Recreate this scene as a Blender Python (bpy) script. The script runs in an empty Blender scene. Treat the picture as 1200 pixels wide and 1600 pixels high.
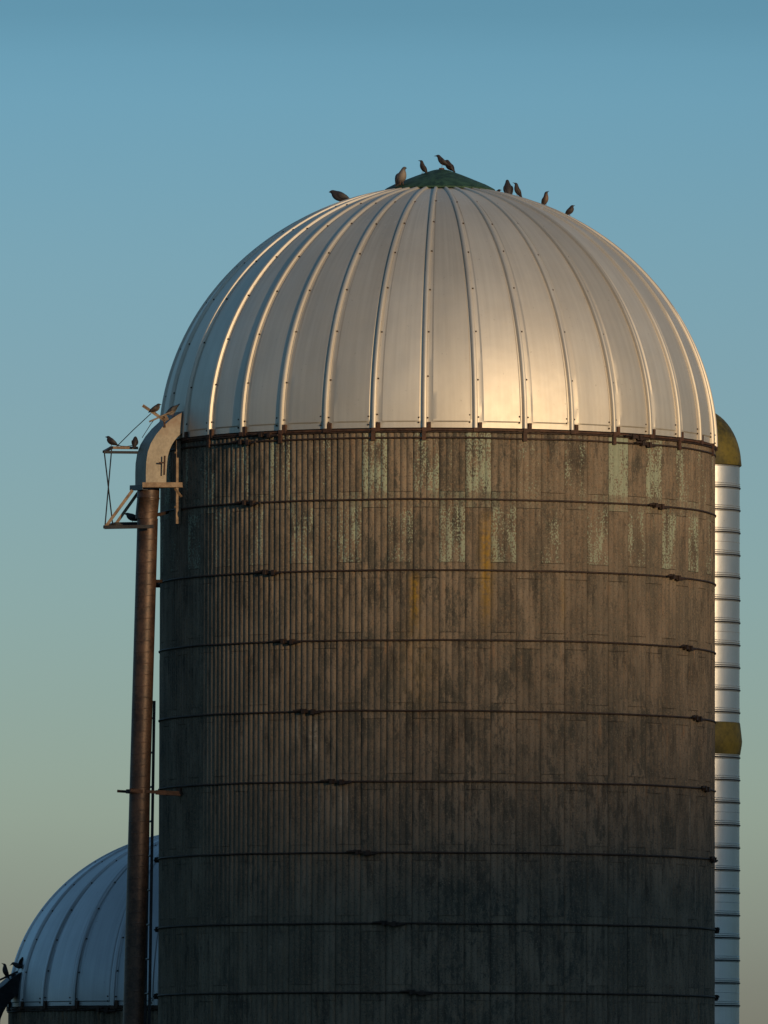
import bpy, bmesh, math, random
from mathutils import Vector, Matrix, noise
R = math.radians
scene = bpy.context.scene
col = scene.collection
random.seed(7)

# ------------------------------------------------------------------ camera
D = 111.0            # metres from the camera to the axis of the big silo
FPX = 16818.0        # focal length in pixels of the 1200 x 1600 photograph
CAM = Vector((-0.554, -D, 1.7))
TILT, ROLL = R(3.41), R(0.16)
cam_d = bpy.data.cameras.new('camera')
cam = bpy.data.objects.new('camera', cam_d); col.objects.link(cam)
cam_d.sensor_fit = 'AUTO'; cam_d.sensor_width = 36.0
cam_d.lens = 36.0 * FPX / 1600.0
cam_d.clip_start = 1.0; cam_d.clip_end = 9000.0
CROT = Matrix.Rotation(R(90) + TILT, 3, 'X') @ Matrix.Rotation(ROLL, 3, 'Z')
cam.matrix_world = Matrix.Translation(CAM) @ CROT.to_4x4()
scene.camera = cam

# ------------------------------------------------------------------ sun and sky
SUN_AZ, SUN_EL = 33.0, 7.0          # degrees to the right of the camera's side / above the horizon
sdir = Vector((math.sin(R(SUN_AZ)) * math.cos(R(SUN_EL)), -math.cos(R(SUN_AZ)) * math.cos(R(SUN_EL)), math.sin(R(SUN_EL))))
sun_d = bpy.data.lights.new('sun', 'SUN'); sun = bpy.data.objects.new('sun', sun_d); col.objects.link(sun)
sun_d.energy = 3.35; sun_d.angle = R(0.53); sun_d.color = (1.0, 0.715, 0.40)
sun.rotation_euler = sdir.to_track_quat('Z', 'Y').to_euler()
sun.location = (40, -60, 40)

world = bpy.data.worlds.new('World'); scene.world = world; world.use_nodes = True
wt = world.node_tree; wn = wt.nodes; wl = wt.links
for n in list(wn): wn.remove(n)
wout = wn.new('ShaderNodeOutputWorld'); bg = wn.new('ShaderNodeBackground')
sky = wn.new('ShaderNodeTexSky'); sky.sky_type = 'NISHITA'; sky.sun_disc = False
sky.sun_elevation = R(SUN_EL); sky.sun_rotation = R(180 - SUN_AZ)
sky.air_density = 1.0; sky.dust_density = 0.3; sky.ozone_density = 4.0
bg.inputs['Strength'].default_value = 0.15
wl.new(sky.outputs[0], bg.inputs['Color']); wl.new(bg.outputs[0], wout.inputs['Surface'])
SKY_TINT = True
if SKY_TINT:   # sky tint by height: haze near the horizon, overhead raised to brighten shaded parts
    tc = wn.new('ShaderNodeTexCoord'); sp = wn.new('ShaderNodeSeparateXYZ'); wl.new(tc.outputs['Generated'], sp.inputs[0])
    mr = wn.new('ShaderNodeMapRange'); mr.inputs['From Min'].default_value = 0.0; mr.inputs['From Max'].default_value = 1.0
    wl.new(sp.outputs['Z'], mr.inputs['Value'])
    rp = wn.new('ShaderNodeValToRGB'); wl.new(mr.outputs[0], rp.inputs[0])
    SKYSTOPS = [(0.0, (0.48, 0.448, 0.56)), (0.0136, (0.544, 0.512, 0.624)), (0.0209, (0.648, 0.616, 0.72)), (0.0325, (0.8, 0.76, 0.8)), (0.0524, (0.8, 0.776, 0.824)), (0.071, (0.784, 0.76, 0.816)), (0.083, (0.76, 0.768, 0.808)), (0.1, (0.672, 0.752, 0.792)), (0.107, (0.53, 0.625, 0.655)), (0.16, (0.85, 0.9, 0.9)), (0.28, (1.5, 1.28, 1.10)), (0.5, (2.05, 1.59, 1.18)), (1.0, (2.15, 1.64, 1.16))]
    er = rp.color_ramp.elements
    er[0].position, er[0].color = SKYSTOPS[0][0], (*SKYSTOPS[0][1], 1)
    er[1].position, er[1].color = SKYSTOPS[-1][0], (*SKYSTOPS[-1][1], 1)
    for p, c in SKYSTOPS[1:-1]:
        e = er.new(p); e.color = (*c, 1)
    mu = wn.new('ShaderNodeMix'); mu.data_type = 'RGBA'; mu.blend_type = 'MULTIPLY'; mu.inputs[0].default_value = 1.0
    wl.new(sky.outputs[0], mu.inputs[6]); wl.new(rp.outputs[0], mu.inputs[7]); wl.new(mu.outputs[2], bg.inputs['Color'])

scene.view_settings.view_transform = 'Standard'; scene.view_settings.look = 'None'
scene.view_settings.gamma = 1.0; scene.view_settings.exposure = 0.0
scene.view_settings.use_curve_mapping = False
scene.cycles.max_bounces = 6

# ------------------------------------------------------------------ helpers
def P(px, py, Y):
    """point of the plane y = Y (metres) seen at a pixel of the photograph"""
    d = CROT @ Vector(((px - 600) / FPX, (800 - py) / FPX, -1.0))
    return CAM + d * ((Y - CAM.y) / d.y)

class MB:
    def __init__(s): s.v = []; s.f = []; s.m = []; s.attr = {}
    def add(s, vs, fs, mi=0, **at):
        o = len(s.v); s.v += [Vector(v) for v in vs]
        s.f += [tuple(i + o for i in f) for f in fs]; s.m += [mi] * len(fs)
        for k, val in at.items(): s.attr.setdefault(k, {}).update({i: val for i in range(o, o + len(vs))})
        return s
    def tube(s, pts, r, n=8, mi=0, closed=False, up=None):
        pts = [Vector(p) for p in pts]; k = len(pts); vs = []; fs = []
        rr = r if isinstance(r, (list, tuple)) else [r] * k
        prev = None
        for i, p in enumerate(pts):
            if closed: t = pts[(i + 1) % k] - pts[i - 1]
            else: t = pts[min(i + 1, k - 1)] - pts[max(i - 1, 0)]
            t.normalize()
            a = prev if prev is not None else (Vector((0, 0, 1)) if abs(t.z) < .9 else Vector((1, 0, 0)))
            b = (a - t * a.dot(t)).normalized(); prev = b; c = t.cross(b)
            for j in range(n):
                w = 2 * math.pi * j / n
                vs.append(p + (b * math.cos(w) + c * math.sin(w)) * rr[i])
        for i in range(k if closed else k - 1):
            i2 = (i + 1) % k
            for j in range(n):
                j2 = (j + 1) % n
                fs.append((i * n + j, i * n + j2, i2 * n + j2, i2 * n + j))
        if not closed:
            fs.append(tuple(range(n - 1, -1, -1))); fs.append(tuple((k - 1) * n + j for j in range(n)))
        return s.add(vs, fs, mi)
    def bar(s, p0, p1, w, h, up=(0, 0, 1), mi=0):
        """box from p0 to p1, w across and h along up"""
        p0, p1, up = Vector(p0), Vector(p1), Vector(up)
        t = (p1 - p0).normalized(); u = (up - t * up.dot(t))
        u = u.normalized() if u.length > 1e-4 else Vector((1, 0, 0)); c = t.cross(u)
        vs = []
        for p in (p0, p1):
            for a, b in ((-1, -1), (1, -1), (1, 1), (-1, 1)): vs.append(p + c * (a * w / 2) + u * (b * h / 2))
        return s.add(vs, [(3, 2, 1, 0), (4, 5, 6, 7), (0, 1, 5, 4), (1, 2, 6, 5), (2, 3, 7, 6), (3, 0, 4, 7)], mi)
    def angle_iron(s, p0, p1, leg, th, a, b, mi=0):
        """L profile: one flange along a, one along b"""
        p0, p1, a, b = Vector(p0), Vector(p1), Vector(a).normalized(), Vector(b).normalized()
        s.bar(p0 + a * leg / 2, p1 + a * leg / 2, th, leg, a, mi)
        s.bar(p0 + b * (leg / 2 + th / 2 + .0005), p1 + b * (leg / 2 + th / 2 + .0005), th * .96, leg, b, mi)
        return s
    def ball(s, p, r, mi=0, n=6):
        p = Vector(p); vs = [p + Vector((0, 0, r))]; fs = []
        for i in range(1, n // 2 + 1):
            th = math.pi * i / (n // 2 + 1)
            for j in range(n):
                w = 2 * math.pi * j / n
                vs.append(p + Vector((math.sin(th) * math.cos(w), math.sin(th) * math.sin(w), math.cos(th))) * r)
        vs.append(p - Vector((0, 0, r))); L = n // 2
        for j in range(n): fs.append((0, 1 + j, 1 + (j + 1) % n))
        for i in range(L - 1):
            for j in range(n):
                a = 1 + i * n + j; b = 1 + i * n + (j + 1) % n
                fs.append((a, a + n, b + n, b))
        e = len(vs) - 1; o = 1 + (L - 1) * n
        for j in range(n): fs.append((e, o + (j + 1) % n, o + j))
        return s.add(vs, fs, mi)
    def lathe(s, prof, c, a0=0.0, a1=2 * math.pi, n=48, mi=0):
        c = Vector(c); full = abs(a1 - a0 - 2 * math.pi) < 1e-6; cols_ = n if full else n + 1; k = len(prof); vs = []; fs = []
        for j in range(cols_):
            w = a0 + (a1 - a0) * j / n
            for r, z in prof: vs.append(c + Vector((math.sin(w) * r, -math.cos(w) * r, z)))
        for j in range(n):
            j2 = (j + 1) % cols_
            for i in range(k - 1): fs.append((j * k + i, j2 * k + i, j2 * k + i + 1, j * k + i + 1))
        return s.add(vs, fs, mi)
    def build(s, name, mats, parent=None, smooth=35, origin=None):
        me = bpy.data.meshes.new(name)
        o_ = Vector(origin) if origin is not None else Vector((0, 0, 0))
        me.from_pydata([v - o_ for v in s.v], [], s.f); me.update()
        mats = mats if isinstance(mats, (list, tuple)) else [mats]
        for m in mats: me.materials.append(m)
        for p, mi in zip(me.polygons, s.m): p.material_index = mi
        for k, d in s.attr.items():
            at = me.attributes.new(k, 'FLOAT', 'POINT')
            for i in range(len(s.v)): at.data[i].value = d.get(i, 0.0)
        if smooth:
            bm = bmesh.new(); bm.from_mesh(me)
            lim = R(smooth)
            for f in bm.faces: f.smooth = True
            for e in bm.edges:
                if len(e.link_faces) == 2 and e.calc_face_angle(0) > lim: e.smooth = False
            bm.to_mesh(me); bm.free()
        o = bpy.data.objects.new(name, me); col.objects.link(o); o.location = o_
        if parent is not None:
            o.parent = parent
            if parent.type == 'EMPTY' or parent.parent is not None or True:
                pw = Vector((0, 0, 0)); q = parent
                while q is not None: pw += q.location; q = q.parent
                o.location = o_ - pw
        return o
def thing(name, label, cat, loc=(0, 0, 0), group=None):
    o = bpy.data.objects.new(name, None); col.objects.link(o); o.location = loc
    o.empty_display_size = .3
    o['label'] = label; o['category'] = cat
    if group: o['group'] = group
    return o

# ------------------------------------------------------------------ materials
class NT:
    def __init__(s, name):
        s.m = bpy.data.materials.new(name); s.m.use_nodes = True; s.t = s.m.node_tree
        s.b = s.t.nodes['Principled BSDF']
    def n(s, typ, **kw):
        n = s.t.nodes.new('ShaderNode' + typ)
        for k, v in kw.items(): setattr(n, k, v)
        return n
    def l(s, a, b): s.t.links.new(a, b)
    def val(s, x, sock):
        if isinstance(x, (int, float)): sock.default_value = x
        elif isinstance(x, tuple): sock.default_value = x if len(x) == len(sock.default_value) else (*x, 1)
        else: s.l(x, sock)
    def math(s, op, a, b=None, c=None, clamp=False):
        n = s.n('Math', operation=op, use_clamp=clamp); s.val(a, n.inputs[0])
        if b is not None: s.val(b, n.inputs[1])
        if c is not None: s.val(c, n.inputs[2])
        return n.outputs[0]
    def mix(s, f, a, b, blend='MIX'):
        n = s.n('Mix', data_type='RGBA', blend_type=blend); s.val(f, n.inputs[0]); s.val(a, n.inputs[6]); s.val(b, n.inputs[7]); return n.outputs[2]
    def step(s, x, lo, hi):
        n = s.n('MapRange', interpolation_type='SMOOTHSTEP'); s.val(x, n.inputs[0]); n.inputs[1].default_value = lo; n.inputs[2].default_value = hi; return n.outputs[0]
    def noise(s, vec, scale, detail=3, rough=.55):
        n = s.n('TexNoise'); n.inputs['Scale'].default_value = scale; n.inputs['Detail'].default_value = detail; n.inputs['Roughness'].default_value = rough
        s.l(vec, n.inputs['Vector']); return n.outputs['Fac']
    def obj(s): return s.n('TexCoord').outputs['Object']
    def comb(s, x, y, z):
        n = s.n('CombineXYZ'); s.val(x, n.inputs[0]); s.val(y, n.inputs[1]); s.val(z, n.inputs[2]); return n.outputs[0]
    def sep(s, v):
        n = s.n('SeparateXYZ'); s.l(v, n.inputs[0]); return n.outputs
    def bump(s, h, strength, dist=.01):
        n = s.n('Bump'); n.inputs['Strength'].default_value = strength; n.inputs['Distance'].default_value = dist
        s.l(h, n.inputs['Height']); s.l(n.outputs[0], s.b.inputs['Normal'])
    def set(s, **kw):
        for k, v in kw.items(): s.val(v, s.b.inputs[{'base': 'Base Color', 'rough': 'Roughness', 'metal': 'Metallic', 'spec': 'Specular IOR Level'}[k]])
        return s.m

def mat_metal(name, c0, c1, rough=.42, metal=.85):
    q = NT(name); o = q.obj(); x, y, z = q.sep(o)
    big = q.noise(o, 1.3, 4); med = q.noise(o, 9, 4); fine = q.noise(o, 120, 2)
    phi = q.math('ARCTAN2', x, q.math('MULTIPLY', y, -1.0))
    strk = q.noise(q.comb(q.math('MULTIPLY', phi, 60.0), q.math('MULTIPLY', z, .8), 0.0), 1.0, 3)
    f = q.math('ADD', q.math('MULTIPLY', big, .5), q.math('MULTIPLY', strk, .5))
    c = q.mix(q.step(f, .35, .65), c0, c1)
    at = q.n('Attribute', attribute_name='rnd').outputs['Fac']
    c = q.mix(1.0, c, q.comb(*[q.math('ADD', .9, q.math('MULTIPLY', at, .2))] * 3), 'MULTIPLY')
    spots = q.step(q.noise(o, 30, 2), .70, .78)
    c = q.mix(q.math('MULTIPLY', spots, .35), c, (.12, .10, .085))
    drop = q.math('MULTIPLY', q.step(q.noise(q.comb(x, y, q.math('MULTIPLY', z, .5)), 17, 1), .735, .75), q.step(z, 1.9, 2.5))
    c = q.mix(q.math('MULTIPLY', drop, .8), c, (.62, .60, .56))
    rg = q.math('ADD', rough - .07, q.math('MULTIPLY', q.math('ADD', q.math('MULTIPLY', med, .7), q.math('MULTIPLY', strk, .3)), .14))
    q.bump(q.math('ADD', q.math('MULTIPLY', q.noise(o, 4, 3), .9), q.math('MULTIPLY', fine, .012)), .25, .012)
    return q.set(base=c, rough=rg, metal=metal)

def mat_rough(name, c0, c1, scale=8, rough=.8, metal=0.0, bump=.3, bscale=60, spec=.3, stretch=1.0):
    q = NT(name); o = q.obj(); x, y, z = q.sep(o)
    v = q.comb(x, y, q.math('MULTIPLY', z, stretch))
    f = q.math('ADD', q.math('MULTIPLY', q.noise(v, scale, 5, .6), .7), q.math('MULTIPLY', q.noise(v, scale * 6, 3), .3))
    c = q.mix(q.step(f, .36, .64), c0, c1)
    q.bump(q.noise(o, bscale, 3), bump, .006)
    return q.set(base=c, rough=rough, metal=metal, spec=spec)

ZH0, ZHS = P(684, 780, -2.86).z, 110.3 * (D - 2.86) / FPX
def mat_staves(name, R0, streaks=()):
    q = NT(name); o = q.obj(); x, y, z = q.sep(o)
    phi = q.math('ARCTAN2', x, q.math('MULTIPLY', y, -1.0)); s = q.math('MULTIPLY', phi, R0)
    rnd = q.n('Attribute', attribute_name='rnd').outputs['Fac']
    paint = q.n('Attribute', attribute_name='paint').outputs['Fac']
    rnd2 = q.n('Attribute', attribute_name='drop').outputs['Fac']     # metres below the joint over this stave
    blk = q.comb(s, q.math('MULTIPLY', rnd, 40.0), z)
    sv = q.comb(s, q.math('MULTIPLY', rnd, 7.0), q.math('MULTIPLY', z, .22))
    strk = q.noise(q.comb(s, 0.4, q.math('MULTIPLY', z, .25)), 5.0, 2, .5)
    mott = q.noise(q.comb(s, q.math('MULTIPLY', rnd, .6), q.math('MULTIPLY', z, .38)), 8.0, 7, .78)
    strk2 = q.noise(q.comb(s, 3.1, q.math('MULTIPLY', z, .10)), 22.0, 3, .6)
    grain = q.noise(o, 62, 3, .65); gr2 = q.noise(o, 26, 3, .6); big = q.noise(o, 1.1, 3)
    base = q.mix(q.step(strk, .33, .68), (.100, .081, .059), (.175, .136, .098))
    base = q.mix(q.math('MULTIPLY', q.step(gr2, .45, .65), .45), base, (.185, .122, .078))
    base = q.mix(q.math('MULTIPLY', q.step(strk2, .56, .74), .4), base, (.050, .044, .036))
    base = q.mix(q.math('MULTIPLY', q.step(big, .5, .7), .3), base, (.075, .072, .058))
    base = q.mix(1.0, base, q.comb(*[q.math('ADD', .90, q.math('MULTIPLY', rnd, .18))] * 3), 'MULTIPLY')
    base = q.mix(q.math('MULTIPLY', q.step(mott, .49, .58), q.math('MULTIPLY', q.step(q.noise(q.comb(s, 5.0, q.math('MULTIPLY', z, .6)), .9, 3), .34, .62), .9)), base, (.062, .056, .044))
    base = q.mix(q.math('MULTIPLY', q.math('SUBTRACT', 1.0, q.step(mott, .36, .44)), .5), base, (.20, .150, .104))
    row = q.math('DIVIDE', q.math('SUBTRACT', ZH0, z), ZHS); fr = q.math('FRACT', row); ri = q.math('FLOOR', row)
    rn = q.noise(q.comb(s, q.math('MULTIPLY', ri, 3.7), q.math('MULTIPLY', z, .25)), 8, 5, .7)
    ln = q.noise(q.comb(s, q.math('MULTIPLY', ri, 5.1), 8.0), 5, 2)
    run = q.math('MULTIPLY', q.step(rn, .50, .66), q.math('SUBTRACT', 1.0, q.step(q.math('SUBTRACT', fr, q.math('MULTIPLY', ln, .9)), -.1, .35)))
    base = q.mix(q.math('MULTIPLY', run, .75), base, (.040, .034, .027))
    rn2 = q.noise(q.comb(s, q.math('ADD', 20.0, q.math('MULTIPLY', ri, 2.9)), q.math('MULTIPLY', z, .2)), 12, 5, .7)
    run2 = q.math('MULTIPLY', q.step(rn2, .56, .70), q.math('SUBTRACT', 1.0, q.step(fr, .15, .9)))
    base = q.mix(q.math('MULTIPLY', run2, .55), base, (.23, .135, .075))
    # granular pores and pale aggregate
    base = q.mix(q.math('MULTIPLY', q.step(grain, .57, .68), .75), base, (.205, .158, .108))
    base = q.mix(q.math('MULTIPLY', q.math('SUBTRACT', 1.0, q.step(grain, .32, .46)), .65), base, (.030, .027, .024))
    # flaking mint paint
    fl = q.math('ADD', q.math('MULTIPLY', q.noise(q.comb(s, q.math('MULTIPLY', rnd, 31.0), q.math('MULTIPLY', z, .25)), 11, 2), .42), q.math('MULTIPLY', q.noise(q.comb(s, 1.0, q.math('MULTIPLY', z, .7)), 62, 2, .6), .58))
    th = q.math('SUBTRACT', .66, q.math('MULTIPLY', paint, .19))
    pm = q.step(q.math('SUBTRACT', fl, th), -.02, .05)
    pm = q.math('MULTIPLY', pm, q.step(paint, .02, .1))
    near = q.math('SUBTRACT', 1.0, q.step(q.math('ABSOLUTE', q.math('SUBTRACT', z, ZH0)), .06, .10))
    pm = q.math('MULTIPLY', pm, q.math('SUBTRACT', 1.0, q.math('MULTIPLY', near, .65)))
    mint = q.mix(gr2, (.19, .215, .155), (.28, .31, .23))
    base = q.mix(q.math('MULTIPLY', pm, .85), base, mint)
    # yellow lichen runs
    for ph0, w, z0, z1, amt, scol in streaks:
        du = q.math('DIVIDE', q.math('SUBTRACT', s, ph0 * R0), w)
        g = q.math('POWER', 2.718, q.math('MULTIPLY', q.math('MULTIPLY', du, du), -1.0))
        zz = q.math('MULTIPLY', q.step(z, z0, z0 + .5 * (z1 - z0)), q.math('SUBTRACT', 1.0, q.step(z, z1 - .25 * (z1 - z0), z1)))
        g = q.math('MULTIPLY', q.math('MULTIPLY', g, zz), q.step(q.noise(o, 24, 4, .7), .25, .7))
        base = q.mix(q.math('MULTIPLY', g, amt, clamp=True), base, scol)
    q.bump(q.math('ADD', q.math('MULTIPLY', grain, .6), q.math('MULTIPLY', gr2, .4)), .55, .008)
    return q.set(base=base, rough=.9, spec=.2)

M = {}
M['dome'] = mat_metal('weathered aluminium', (.50, .45, .38), (.565, .515, .44), .60, .74)
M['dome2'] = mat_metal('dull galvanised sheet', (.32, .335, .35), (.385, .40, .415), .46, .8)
M['chute'] = mat_metal('galvanised sheet', (.58, .57, .545), (.67, .66, .63), .44, .95)
M['rust'] = mat_rough('rusted steel', (.030, .015, .010), (.080, .038, .022), 10, .75, 0, .4)
M['rod'] = mat_rough('dark rusted rod', (.018, .012, .010), (.045, .026, .018), 14, .7, .2)
M['bolt'] = mat_rough('rusty bolt', (.020, .012, .009), (.05, .025, .015), 40, .7)
M['green'] = mat_rough('weathered green paint', (.006, .024, .016), (.028, .070, .042), 14, .7, 0, .5, 45)
M['olive'] = mat_rough('algae stained fibreglass', (.030, .026, .004), (.105, .080, .010), 4, .65, 0, .3, 40)
def mat_duct():
    q = NT('dusty painted duct'); o = q.obj(); x, y, z = q.sep(o)
    f = q.math('ADD', q.math('MULTIPLY', q.noise(o, 5, 5, .65), .7), q.math('MULTIPLY', q.noise(o, 40, 3), .3))
    c = q.mix(q.step(f, .36, .64), (.165, .140, .108), (.235, .200, .155))
    rust = q.math('MULTIPLY', q.step(q.math('ADD', z, q.math('MULTIPLY', q.noise(o, 6, 4), .5)), .80, .98), q.step(f, .3, .6))
    c = q.mix(q.math('MULTIPLY', rust, .8), c, (.10, .045, .024))
    c = q.mix(q.math('MULTIPLY', q.step(q.noise(q.comb(q.math('MULTIPLY', x, 30), q.math('MULTIPLY', y, 30), q.math('MULTIPLY', z, 3)), 1, 3), .58, .7), .5), c, (.13, .08, .05))
    q.bump(f, .3, .006)
    return q.set(base=c, rough=.6, metal=.15, spec=.4)
M['duct'] = mat_duct()
M['angle'] = mat_rough('weathered angle iron', (.13, .085, .055), (.24, .17, .11), 12, .7, .1)
M['dark_steel'] = mat_rough('dark painted steel', (.012, .013, .016), (.030, .029, .030), 12, .55, .3)
M['grass'] = mat_rough('meadow grass', (.030, .045, .014), (.075, .085, .030), .6, .95, 0, .5, 3)
M['wood'] = mat_rough('wooded slope', (.016, .026, .010), (.045, .055, .022), .08, .95, 0, .5, 1)

def mat_pipe():
    q = NT('rusty spiral pipe'); o = q.obj(); x, y, z = q.sep(o)
    phi = q.math('ARCTAN2', x, q.math('MULTIPLY', y, -1.0))
    f = q.math('ADD', q.math('MULTIPLY', q.noise(o, 7, 5, .65), .6), q.math('MULTIPLY', q.noise(o, 45, 3), .4))
    c = q.mix(q.step(f, .36, .64), (.028, .016, .011), (.082, .044, .027))
    turn = q.math('FRACT', q.math('ADD', q.math('MULTIPLY', z, -1 / .115), q.math('MULTIPLY', phi, 1 / (2 * math.pi))))
    seam = q.math('SUBTRACT', 1.0, q.step(q.math('ABSOLUTE', q.math('SUBTRACT', turn, .5)), .0, .06))
    c = q.mix(q.math('MULTIPLY', seam, .10), c, (.03, .016, .011))
    q.bump(q.math('ADD', seam, q.math('MULTIPLY', f, .6)), .28, .006)
    return q.set(base=c, rough=.5, metal=.35, spec=.5)
M['pipe'] = mat_pipe()

def mat_bird(name, dark, light, back):
    """plumage: paler breast (front of the body), darker back, fine speckles"""
    q = NT(name); o = q.obj(); x, y, z = q.sep(o)
    f = q.noise(o, 160, 3, .6)
    br = q.n('Attribute', attribute_name='breast').outputs['Fac']
    c = q.mix(q.step(f, .4, .65), dark, back)
    c = q.mix(q.math('MULTIPLY', br, q.math('ADD', .5, q.math('MULTIPLY', f, .8)), clamp=True), c, light)
    q.bump(f, .3, .002)
    return q.set(base=c, rough=.6, spec=.3)
M['starling'] = mat_bird('dark starling plumage', (.012, .010, .012), (.05, .035, .030), (.030, .022, .020))
M['starling_pale'] = mat_bird('brown starling plumage', (.020, .014, .012), (.13, .082, .055), (.035, .024, .019))
M['pigeon'] = mat_bird('grey pigeon plumage', (.060, .052, .050), (.19, .155, .130), (.10, .085, .08))
M['pigeon_dark'] = mat_bird('dark pigeon plumage', (.020, .018, .020), (.06, .05, .05), (.035, .03, .03))
M['pigeon_pied'] = mat_bird('pied pigeon plumage', (.022, .020, .022), (.30, .26, .22), (.04, .035, .03))
M['beak'] = mat_rough('bird beak', (.03, .022, .015), (.06, .045, .03), 80, .5)
M['leg'] = mat_rough('bird legs', (.10, .045, .035), (.16, .07, .05), 80, .6)

# ------------------------------------------------------------------ ground and the hill that shades the foot of the silos
g = MB()
g.add([(-5000, -5000, 0), (5000, -5000, 0), (5000, 5000, 0), (-5000, 5000, 0)], [(0, 1, 2, 3)])
go = g.build('ground', M['grass'], smooth=0); go['kind'] = 'structure'
SHADOW_Z, HILL_D = 5.85, 480.0
hx = Vector((math.sin(R(SUN_AZ)), -math.cos(R(SUN_AZ)), 0)); hy = Vector((hx.y, -hx.x, 0))
hb = MB(); vs = []; fs = []
NA, NB = 140, 26
crest = SHADOW_Z + HILL_D * math.tan(R(SUN_EL))
for i in range(NA):
    u = -420 + 840 * i / (NA - 1)
    for j in range(NB):
        w = -70 + 200 * j / (NB - 1)
        prof = math.cos(min(1, abs(w) / (70 if w < 0 else 130)) * math.pi / 2) ** 1.5
        top = crest - 8 * (u / 420) ** 2 + .9 * noise.noise(Vector((u * .03, 1.7, 0))) + .45 * noise.noise(Vector((u * .15, 4.1, 0)))
        zz = prof * top + (1.2 * noise.noise(Vector((u * .1, w * .1, 9))) * (1 - prof) if 0 < j < NB - 1 else 0) - .05
        vs.append(hx * (HILL_D + w) + hy * u + Vector((0, 0, zz)))
for i in range(NA - 1):
    for j in range(NB - 1): fs.append((i * NB + j, (i + 1) * NB + j, (i + 1) * NB + j + 1, i * NB + j + 1))
hb.add(vs, fs); ho = hb.build('hills', M['wood'], smooth=180); ho['kind'] = 'structure'

# ------------------------------------------------------------------ silo parts
def pol(c, r, a, z): return Vector((c[0] + math.sin(a) * r, c[1] - math.cos(a) * r, z))

def stave_wall(parent, c, R0, nst, z_joints, z_top, paint_rows=(), phase=0.0, mat=None, off=.08, ridge=.013):
    """concrete staves standing in rows, every other one set a little lower; four rounded flutes on each"""
    mb = MB(); NU = 24; rng = random.Random(3)
    rows = [0.0] + sorted(z_joints) + [z_top]
    for i in range(nst):
        up = off if i % 2 == 0 else -off
        zs = [0.0] + [z + up for z in sorted(z_joints)] + [z_top]
        zs = [zs[0]] + [z for z in zs[1:-1] if .05 < z < z_top - .05] + [zs[-1]]
        for k in range(len(zs) - 1):
            zb, zt = zs[k] + .0015, zs[k + 1] - .0015
            jr = rng.uniform(-.0013, .0013); rv = rng.random()
            row_from_top = len(zs) - 2 - k
            pt = 0.0
            if row_from_top in paint_rows and (i + row_from_top) % 2 == 1: pt = 1.25 if (i, row_from_top) == (7, 0) else rng.uniform(.45, .92)
            elif row_from_top in paint_rows: pt = .10 if rng.random() < .4 else 0.0
            tl = rng.uniform(-.0015, .0015)
            vs = []; zrow = [(zb, -.003), (zb + .0016, 0), (zb + (zt - zb) * .5, 0), (zt - .0016, 0), (zt, -.003)]
            if zt - zb < .02: continue
            for zz, ins in zrow:
                for j in range(NU + 1):
                    u = j / NU
                    a = phase + 2 * math.pi * (i + .004 + u * .992) / nst
                    h = ridge * (abs(math.sin(math.pi * 4 * u)) ** .75 - .55)
                    if j in (0, NU): h -= .003
                    vs.append(pol((0, 0), R0 + h + ins + jr + tl * (zz - zb), a, zz))
            W = NU + 1
            fs = [(r * W + j, r * W + j + 1, (r + 1) * W + j + 1, (r + 1) * W + j) for r in range(4) for j in range(NU)]
            mb.add([v + Vector((c[0], c[1], 0)) for v in vs], fs, 0, rnd=rv, paint=pt)
    mb.lathe([(R0 - .02, 0.0), (R0 - .02, z_top - .01), (0.01, z_top - .012)], (c[0], c[1], 0), n=nst, mi=0)
    return mb.build('wall', mat, parent, smooth=50, origin=(c[0], c[1], 0))

def dome_pt(c, a, b, zb, ang, t, off=0.0):
    """t = 0 at the rim, pi/2 at the top; off along the outward normal"""
    nx, nz = math.cos(t) / a, math.sin(t) / b; L = math.hypot(nx, nz)
    return pol(c, a * math.cos(t) + off * nx / L, ang, zb + b * math.sin(t) + off * nz / L)

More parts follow.
